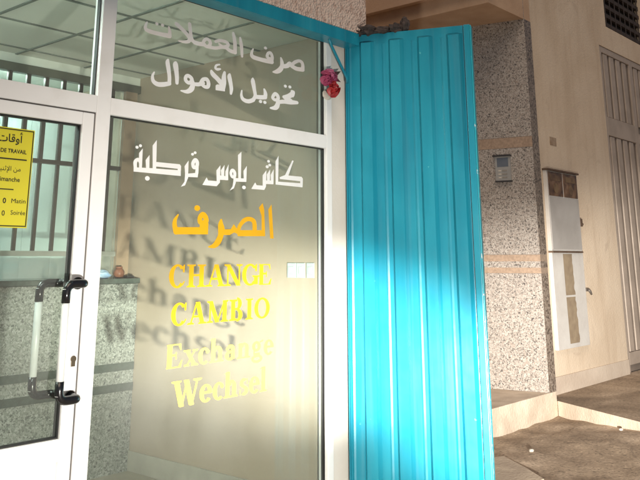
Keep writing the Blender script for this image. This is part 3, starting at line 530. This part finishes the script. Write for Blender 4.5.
arabic(3, VW, panes[1], 'white square Kufic style Arabic line below the transom')
arabic(4, VY, panes[1], 'large orange yellow Arabic word')
for L, z0, z1, cap, m, lab in (
    ([('C', 2.569, 2.675), ('H', 2.685, 2.805), ('A', 2.812, 2.937), ('N', 2.938, 3.059), ('G', 3.059, 3.178), ('E', 3.182, 3.288)], 1.311, 1.311, .109, VY, 'orange yellow word CHANGE'),
    ([('C', 2.592, 2.694), ('A', 2.702, 2.814), ('M', 2.826, 2.965), ('B', 2.982, 3.074), ('I', 3.086, 3.153), ('O', 3.156, 3.274)], 1.133, 1.139, .105, VY, 'yellow word CAMBIO'),
    ([('E', 2.573, 2.679), ('x', 2.685, 2.773), ('c', 2.773, 2.851), ('h', 2.854, 2.948), ('a', 2.952, 3.039), ('n', 3.042, 3.135), ('g', 3.139, 3.228), ('e', 3.232, 3.309)], .941, .950, .108, VY2, 'pale yellow word Exchange'),
    ([('W', 2.624, 2.797), ('e', 2.791, 2.874), ('c', 2.875, 2.955), ('h', 2.958, 3.051), ('s', 3.055, 3.128), ('e', 3.128, 3.207), ('l', 3.208, 3.257)], .766, .770, .115, VY2, 'pale yellow word Wechsel')):
    tag(sheet('lettering', word(L, z0, z1, cap), 3.1965, m, panes[1]), lab)

# ------------------------------------------------------------------ door
dr_ = thing('shop_door', 'white aluminium glass door with tubular pull handles and black elbows', 'door')
f = MB()
def dbar(a, b): f.box((a[0], 3.170, a[1]), (b[0], 3.230, b[1]), .004)
dbar((2.017, .04), (2.076, 2.097)); dbar((1.166, .04), (1.225, 2.097)); dbar((1.2255, 2.040), (2.0165, 2.097)); dbar((1.2255, .64), (2.0165, .727)); dbar((1.2255, .04), (2.0165, .12))
f.build('frame', ALU, dr_)
f = MB(); f.box((1.2255, 3.185, .1205), (2.0165, 3.215, .6395)); f.build('bottom_panel', ALU, dr_)
f = MB(); 
for a, b in (((1.2255, .7275), (1.235, 2.0395)), ((2.010, .7275), (2.0165, 2.0395)), ((1.2355, .7275), (2.0095, .733)), ((1.2355, 2.034), (2.0095, 2.0395))): f.box((a[0], 3.184, a[1]), (b[0], 3.216, b[1]))
f.build('gasket', GASKET, dr_)
f = MB(); f.quad((1.225, 3.2, .727), (2.017, 3.2, .727), (2.017, 3.2, 2.04), (1.225, 3.2, 2.04)); f.build('glass_pane', GLASS, dr_)
f = MB()
f.box((2.0765, 3.172, .04), (2.0815, 3.176, 2.10)); f.box((1.1605, 3.174, 2.0975), (2.0765, 3.178, 2.1025)); f.build('gap_seal', mat('grey_seal', (.10, .09, .085), None, 3, .7), dr_)
BLK = mat('black_handle_plastic', (.010, .010, .012), None, 5, .22)
def handle(sgn, lab):
    y0 = 3.2+sgn*.031; y1 = 3.2+sgn*.105; xm, xt = 2.046, 1.950; r = .0165
    h = None
    f = MB(); f.tube([(xt, y1, .905), (xt, y1, 1.325)], r*.97, 16); h = f.build('door_handle', mat('white_tube', (.80, .82, .80), None, 5, .3), dr_); tag(h, lab)
    for zt, zc in ((1.345, 1.268), (.885, .962)):
        f = MB(); pts = [(xm, y0, zt)] + bend((xm, y0, zt), (xm, y1, zt), (xt, y1, zt), .035) + bend((xm, y1, zt), (xt, y1, zt), (xt, y1, zc), .04) + [(xt, y1, zc)]
        f.tube(pts, r*1.1, 16); f.tube([(xm, y0, zt), (xm, y0+sgn*.008, zt)], .026, 16); f.build('elbow', BLK, h)
handle(-1, 'outside pull handle'); handle(1, 'inside pull handle seen through the glass')
f = MB(); f.tube([(2.052, 3.1685, 1.035), (2.052, 3.163, 1.035)], .013, 16); f.box((2.043, 3.164, 1.005), (2.061, 3.169, 1.035)); f.build('lock_cylinder', mat('dull_brass', (.30, .25, .18), None, 9, .3, metal=.8), dr_)

# ------------------------------------------------------------------ yellow opening hours sign on the door glass
YEL = mat('yellow_sheet', (.64, .58, .03), (.60, .54, .03), 3, .5)
sg = thing('hours_sign', 'yellow opening hours notice with black writing stuck to the door glass', 'sign')
f = MB(); f.box((1.30, 3.190, 1.573), (1.797, 3.1955, 1.987)); f.build('sheet', YEL, sg)
INK = mat('black_ink', (.012, .012, .012), None, 5, .5)
f = MB()
for a, b in (((1.304, 1.578), (1.793, 1.582)), ((1.304, 1.978), (1.793, 1.982)), ((1.304, 1.5825), (1.308, 1.9775)), ((1.789, 1.5825), (1.793, 1.9775))): f.box((a[0], 3.1884, a[1]), (b[0], 3.1898, b[1]))
f.build('border', INK, sg)
f = MB(); f.box((1.40, 3.1884, 1.853), (1.770, 3.1898, 1.858)); f.box((1.42, 3.1884, 1.727), (1.722, 3.1898, 1.731)); f.build('rule', INK, sg)
def text(body, xr, z, size, sx=1., bold=0.):
    c = bpy.data.curves.new('writing', 'FONT'); c.body = body; c.size = size; c.align_x = 'RIGHT'; c.resolution_u = 3
    if bold: c.offset = bold
    o = bpy.data.objects.new('tmp', c); COL.objects.link(o)
    dg = bpy.context.evaluated_depsgraph_get(); me = bpy.data.meshes.new_from_object(o.evaluated_get(dg)); bpy.data.objects.remove(o)
    me.transform(Matrix(((sx, 0, 0, xr), (0, 0, -1, 3.1887), (0, 1, 0, z), (0, 0, 0, 1)))); me.materials.clear(); me.materials.append(INK)
    w = bpy.data.objects.new('writing', me); COL.objects.link(w); w.parent = sg; return w
ARB = {'awqat': '\ufe95\ufe8e\ufed7\ufeed\ufe83', 'min': '\ufee6\ufef4\ufee8\ufe9b\ufe87\ufedf\ufe8d \ufee6\ufee3'}
text('\ufe95\ufe8e\ufed7\ufeed\ufe83', 1.742, 1.927, .046, 1.0, .0006)
text('DE TRAVAIL', 1.766, 1.881, .0235, .93, .0005)
text('\ufee6\ufef4\ufee8\ufe9b\ufef9\ufe8d \ufee6\ufee3', 1.748, 1.806, .028, 1.0, 0)
text('Dimanche', 1.747, 1.762, .027, 1.0, .0003)
text('Matin', 1.783, 1.674, .026, 1.15); text('0', 1.694, 1.672, .030, 1.0, .0006)
text('Soirée', 1.785, 1.626, .026, 1.0); text('0', 1.694, 1.621, .030, 1.0, .0002)

# ------------------------------------------------------------------ turquoise lintel, stay rod, flowers
f = MB(); f.box((-1.5, 3.045, 2.768), (3.905, 3.058, 2.846), .002); f.box((-1.5, 3.0585, 2.768), (3.905, 3.16, 2.780), .002); f.box((-1.5, 3.0585, 2.835), (3.905, 3.16, 2.846))
tag(f.build('steel_lintel', TEAL), 'turquoise steel channel running under the stucco above the shop window', 'lintel')
f = MB(); f.tube([(3.66, 3.09, 2.772), (3.70, 3.105, 2.74), (3.852, 3.105, 2.555), (3.875, 3.125, 2.53)], .0085, 10)
tag(f.build('stay_rod', TEAL), 'thin turquoise rod slanting from the lintel down to the gate', 'rod')
fl = thing('flower_ornament', 'pink and red artificial flowers hanging on the white jamb by the gate', 'ornament')
def rose(c, r, m, seed, par):
    f = MB(); rnd = random.Random(seed)
    f.blob(c, r*.5, 2, .3, seed)
    for k in range(16):
        ring_ = k//6; a = k*2.4; rr = r*(.45+.26*ring_); cc = Vector(c)+Vector((cos(a)*rr*.8, -.25*r+.12*r*ring_, sin(a)*rr*.8))
        n = Vector((cos(a)*(.5+.3*ring_), -1.1+.25*ring_, sin(a)*(.5+.3*ring_))).normalized(); u = n.orthogonal().normalized(); v = n.cross(u); s_ = r*(.42+.1*ring_)
        vs = []
        for i in range(9):
            for j in range(2): pass
        ctr = f.bm.verts.new(cc+n*s_*-.18); rim = []
        for i in range(9):
            t = 2*pi*i/9; rim.append(f.bm.verts.new(cc+(u*cos(t)+v*sin(t))*s_*(1+.15*rnd.uniform(-1, 1))+n*s_*.22*(1+rnd.uniform(-.5, .5))))
        for i in range(9): f.bm.faces.new((ctr, rim[i], rim[(i+1) % 9])).smooth = True
    return f.build('flower', m, par)
PK = mat('pink_petal', (.42, .10, .20), (.34, .07, .16), 20, .6); RD = mat('red_petal', (.36, .012, .016), (.25, .008, .012), 20, .5)
tag(rose((3.652, 3.10, 2.522), .042, mat('deep_pink_petal', (.32, .035, .10), (.26, .03, .09), 20, .6), 1, fl), 'deep pink flower'); tag(rose((3.705, 3.11, 2.541), .045, PK, 2, fl), 'pale pink flower'); tag(rose((3.708, 3.09, 2.462), .046, RD, 3, fl), 'red flower')
f = MB()
for (x, z, a) in ((3.775, 2.575, .5), (3.77, 2.54, -.3), (3.76, 2.505, -.8)):
    d = Vector((cos(a), -.15, sin(a))); n = Vector((0, -1, 0)); s_ = d.cross(n).normalized(); c = Vector((x, 3.13, z))
    f.prism([c-d*.045, c+s_*.018-d*.01, c+d*.045, c-s_*.018-d*.01], (0, .004, 0))
f.build('leaf', mat('dark_leaf', (.09, .012, .03), (.03, .03, .02), 30, .6), fl)
f = MB(); f.blob((3.715, 3.155, 2.435), .04, 3, .25, 5, (1.1, .25, .8)); f.build('flower_shadow', mat('beige_shadow', (.60, .54, .47), None, 20, .7), fl)  # beige blob standing in for the shadow below the red flower

# ------------------------------------------------------------------ turquoise steel gate, swung open
gt = thing('steel_gate', 'tall turquoise ribbed steel gate leaf swung open at the shop front', 'gate')
gt.location = (3.902, 3.15, 0); gt.rotation_euler = (0, 0, radians(-68.63))
f = MB(); f.box((.004, .0, .03), (.758, .022, 2.849), .002)
for s0 in (.090, .281, .467, .652):
    s1 = s0+.100; t = .018; h = .030; zt = 2.797; z0 = .09
    b = [(s0, .0005), (s0+t, -h), (s1-t, -h), (s1, .0005)]
    v = lambda s_, y, z: f.bm.verts.new((s_, y, z))
    lo = [v(s_, y, z0+(0.016 if y < 0 else 0)) for s_, y in b]; hi = [v(s_, y, zt-(0.010 if y < 0 else 0)) for s_, y in b]
    for k in range(3): f.bm.faces.new((lo[k], lo[k+1], hi[k+1], hi[k]))
    f.bm.faces.new((hi[0], hi[1], hi[2], hi[3])); f.bm.faces.new(lo[::-1])
for s0 in (.012, .235, .425, .612):   # shallow stiffening creases between the ribs
    f.prism([(s0, .0005, .10), (s0+.012, -.005, .10), (s0+.024, .0005, .10)], (0, 0, 2.68))
f.build('ribbed_panel', TEAL, gt)
f = MB(); f.box((.764, -.022, .03), (.803, .030, 2.846), .004); f.build('edge_stile', TEAL, gt)
f = MB(); f.box((.8035, -.024, .03), (.811, .031, 2.840), .003); f.build('edge_strip', TEAL_W, gt)
f = MB(); f.box((-.002, -.012, .03), (.0035, .034, 2.849)); f.build('hinge_stile', TEAL, gt)
for z in (.4, 1.4, 2.45):
    f = MB(); f.tube([(-.004, .040, z-.06), (-.004, .040, z+.06)], .012); f.build('hinge', TEAL, gt)
DK = mat('dark_cloth', (.075, .055, .05), (.03, .025, .024), 25, .85, bump=.6, bscale=60)
rg = MB()
gm = Matrix.Translation((3.902, 3.15, 0)) @ Matrix.Rotation(radians(-68.63), 4, 'Z')
for s_, z, r, sc, sd_ in ((.08, 2.856, .04, (2.2, 1, .45), 1), (.17, 2.872, .05, (2.0, 1, .62), 2), (.245, 2.866, .045, (1.7, 1, .55), 3), (.33, 2.876, .036, (1.5, 1, .8), 4), (.385, 2.892, .028, (.8, 1, 1.7), 6)):
    c = gm @ Vector((s_, .03, z)); rg.blob(c, r*1.08, 4, .45, sd_, sc)
tag(rg.build('cloth_bundle', DK), 'dark crumpled cloth lying along the top edge of the turquoise gate', 'cloth')

# ------------------------------------------------------------------ neighbouring house: entrance with granite jamb, wall, lintel
nb = thing('neighbour_building', 'tan plastered house with speckled granite entrance jamb right of the gate', 'building')
f = MB()
f.box((7.702, 3.85, -.05), (10.03, 4.35, 9)); f.box((10.0305, 3.85, 4.165), (11.75, 4.35, 4.475)); f.box((11.7505, 3.85, -.05), (22, 4.35, 9)); f.box((10.0305, 3.85, 5.7), (11.75, 4.35, 9)); f.box((10.0305, 3.85, 4.4755), (10.33, 4.35, 5.6995))
wl = f.build('wall', TAN, nb)
f = MB(); f.box((7.703, 3.836, .10), (10.028, 3.8495, .294), .004); f.build('skirting', mat('plaster_skirting', (.60, .51, .42), (.50, .41, .33), 3, .8, bump=.3, bscale=40), wl)
f = MB(); f.box((8.34, 3.846, 2.672), (8.50, 3.8495, 2.762)); f.build('patch', mat('brown_patch', (.28, .19, .12), (.4, .31, .23), 14, .8), wl)
# jamb: a splayed granite slab facing the street corner
JA = radians(-12); jd = Vector((sin(JA), cos(JA), 0)); jn = Vector((-cos(JA), sin(JA), 0)); J0 = Vector((7.55, 3.674, 0))
def J(s_, z): return J0+jd*s_+Vector((0, 0, z))
f = MB(); f.prism([J(.0, .223), J(1.6, .223), J(1.6, 4.2), J(0, 4.2)], -jn*.03); jb = f.build('entrance_jamb', GR_JAMB, nb)
f = MB()
for z in (.98, 1.31, 1.49, 2.04, 2.555, 2.665, 3.2): f.prism([J(.0005, z-.0015)+jn*.0008, J(1.59, z-.0015)+jn*.0008, J(1.59, z+.0015)+jn*.0008, J(.0005, z+.0015)+jn*.0008], -jn*.002)
f.build('joint', mat('joint_mortar', (.16, .13, .11), None, 8, .9), jb)
f = MB(); f.box((7.552, 3.674, .222), (7.70, 3.90, 3.9095)); f.build('corner_strip', GR_STRIP, nb)
f = MB(); f.box((6.80, 3.676, 3.91), (7.70, 5.4, 9)); f.build('lintel', LINTEL_M, nb)
f = MB(); f.box((6.72, 3.60, 4.07), (6.7995, 5.4, 9)); f.build('overhang', mat('lit_orange_plaster', (.60, .42, .30), (.52, .36, .25), 3, .85, bump=.3, bscale=50), nb)  # paler copy of the lintel plaster, with stronger light put into the colour
f = MB(); f.box((3.999, 5.3, -.05), (7.5, 5.45, 9)); f.build('recess_wall', LINTEL_M, nb)
f = MB(); f.box((4.0, 3.674, -.05), (7.70, 5.299, .2215), .006); 
tag(f.build('entrance_step', CONC), 'worn pale concrete step in front of the granite entrance jamb', 'step')
# dark lattice opening above the metal door
lw = MB(); lw.box((10.331, 3.93, 4.476), (11.749, 3.96, 5.699)); lw = lw.build('window', mat('dark_pane', (.025, .018, .015), None, 4, .4), nb)
f = MB()
for k in range(9): f.box((10.331, 3.872, 4.50+.135*k), (11.749, 3.92, 4.555+.135*k), .004)
for k in range(8): f.box((10.40+.18*k, 3.868, 4.477), (10.43+.18*k, 3.8715, 5.698))
f.build('lattice', mat('dark_brown_lattice', (.06, .042, .035), (.04, .03, .025), 9, .7), lw)

# intercom
ic = thing('intercom', 'grey intercom panel with dark screen fixed to the granite jamb', 'intercom')
def jbox(mb, s0, z0, s1, z1, d0, d1): mb.prism([J(s0, z0)+jn*d0, J(s1, z0)+jn*d0, J(s1, z1)+jn*d0, J(s0, z1)+jn*d0], jn*(d1-d0)); return mb
GM = mat('silver_plastic', (.42, .41, .39), None, 6, .35, metal=.4); BK = mat('dark_housing', (.03, .028, .03), None, 6, .5)
jbox(MB(), .232, 2.225, .392, 2.470, .002, .026).build('housing', GM, ic)
jbox(MB(), .222, 2.470, .410, 2.484, .002, .050).build('rain_hood', BK, ic)
jbox(MB(), .228, 2.210, .396, 2.2245, .002, .030).build('bottom_edge', BK, ic)
jbox(MB(), .254, 2.365, .370, 2.455, .0262, .029).build('screen', mat('screen_glass_dark', (.12, .14, .17), None, 5, .15), ic)
for z in (2.325, 2.29, 2.255):
    jbox(MB(), .270, z-.007, .320, z+.007, .0262, .031).build('button', mat('button_grey', (.25, .23, .2), None, 6, .4), ic); jbox(MB(), .33, z-.007, .36, z+.007, .0262, .029).build('name_plate', mat('name_plate', (.5, .46, .4), None, 6, .5), ic)

# meter cabinets
CW = mat('cabinet_white', (.60, .58, .55), (.52, .49, .46), 4, .5, bump=.1, bscale=30)
CGR = mat('cabinet_grey', (.42, .40, .38), (.35, .33, .31), 3, .45, bump=.1, bscale=20)
def wmetal_brown():
    m, nt, p = nodes_of('brown_rusty_pane'); n = tex(nt, 'ShaderNodeTexNoise', 9, 8); r = ramp(nt, [(.35, (.06, .03, .018)), (.55, (.16, .085, .045)), (.7, (.25, .15, .09))]); nt.links.new(n.outputs['Fac'], r.inputs[0])
    nt.links.new(r.outputs[0], p.inputs['Base Color']); p.inputs['Roughness'].default_value = .35; return m
BRP = wmetal_brown()
m1 = thing('meter_cabinet', 'grey meter cabinet with two brown glazed windows, upper one on the tan wall', 'meter cabinet', 'meter cabinets on the tan wall')
f = MB(); f.box((8.105, 3.805, 1.53), (8.872, 3.849, 2.372), .004); f.build('box', CW, m1)
f = MB(); f.box((8.09, 3.780, 2.3725), (8.885, 3.849, 2.392), .002); f.build('rain_ledge', mat('brown_ledge', (.12, .075, .05), None, 9, .6), m1)
for x0, x1 in ((8.130, 8.472), (8.500, 8.852)):
    f = MB(); f.box((x0, 3.799, 2.105), (x1, 3.8045, 2.362)); w_ = f.build('window', BRP, m1)
    f = MB(); f.tube([((x0+x1)/2, 3.7985, 2.19), ((x0+x1)/2, 3.796, 2.19)], .055, 20); f.box((x0+.04, 3.7962, 2.27), (x1-.04, 3.7985, 2.33)); f.build('meter', mat('meter_face', (.20, .13, .07), (.1, .06, .04), 8, .5), w_)
f = MB(); f.box((8.118, 3.797, 1.548), (8.858, 3.8045, 2.092), .003); f.build('door', CGR, m1)
f = MB(); f.box((8.860, 3.788, 1.80), (8.902, 3.806, 1.885), .004); f.tube([(8.882, 3.786, 1.825), (8.882, 3.776, 1.825)], .012); f.build('latch', mat('rusty_latch', (.09, .055, .035), None, 20, .7), m1)
f = MB(); f.box((8.11, 3.794, 1.5125), (8.87, 3.849, 1.5285)); f.build('gap_edge', mat('brown_ledge', (.12, .075, .05), None, 9, .6), m1)
m2 = thing('meter_cabinet', 'tall white cabinet with brown tape strips on its door, lower one on the tan wall', 'meter cabinet', 'meter cabinets on the tan wall')
f = MB(); f.box((8.105, 3.808, .545), (8.885, 3.849, 1.512), .004); f.build('box', CW, m2)
TAPE = mat('brown_tape', (.32, .25, .17), (.25, .19, .13), 12, .6)
def ragged(z0, z1, xl0, xl1, xr0, xr1, seed):
    rnd = random.Random(seed); n = 14
    L_ = [(xl0+(xl1-xl0)*i/n, 3.8065, z0+(z1-z0)*i/n) for i in range(n+1)]; Rr = [(xr0+(xr1-xr0)*i/n+rnd.uniform(-.012, .012), 3.8065, z0+(z1-z0)*i/n) for i in range(n+1)]
    f = MB()
    for i in range(n): f.quad(L_[i], Rr[i], Rr[i+1], L_[i+1])
    return f
ragged(.59, 1.055, 8.385, 8.37, 8.625, 8.60, 1).build('tape_strip', TAPE, m2); ragged(1.075, 1.50, 8.368, 8.363, 8.595, 8.585, 2).build('tape_strip', TAPE, m2)
f = MB(); f.tube([(8.93, 3.80, 1.118), (8.955, 3.79, 1.10), (8.975, 3.785, 1.065)], [.014, .016, .010]); f.box((8.886, 3.80, 1.10), (8.93, 3.83, 1.13)); f.build('handle', mat('dull_handle', (.12, .10, .085), None, 20, .5), m2)

# grey metal house door on the right
GD = mat('grey_brown_metal', (.45, .375, .315), (.36, .30, .25), 4, .5, bump=.1, bscale=30)
md = thing('metal_door', 'tall grey brown metal house door with vertical slats at the right', 'door')
f = MB(); f.box((10.035, 3.885, .14), (11.745, 3.90, 4.16)); f.build('sheet', mat('dark_metal', (.22, .18, .15), None, 5, .6), md)
f = MB()
for a, b in (((10.035, .14), (10.11, 4.16)), ((11.08, .14), (11.20, 4.16)), ((11.67, .14), (11.745, 4.16)), ((10.1105, 4.08), (11.0795, 4.16)), ((10.1105, 2.98), (11.0795, 3.22)), ((10.1105, .22), (11.0795, .36)), ((11.2005, 4.08), (11.6695, 4.16)), ((11.2005, 2.98), (11.6695, 3.12)), ((11.2005, .22), (11.6695, .36))): f.box((a[0], 3.858, a[1]), (b[0], 3.8845, b[1]), .004)
f.build('frame', GD, md)
for x in (10.20, 10.42, 10.64, 10.86, 11.30, 11.50):
    f = MB(); f.box((x-.02, 3.866, 3.225), (x+.115, 3.8845, 4.075), .006); f.box((x-.02, 3.866, .365), (x+.115, 3.8845, 2.975), .006); f.build('slat', GD, md)
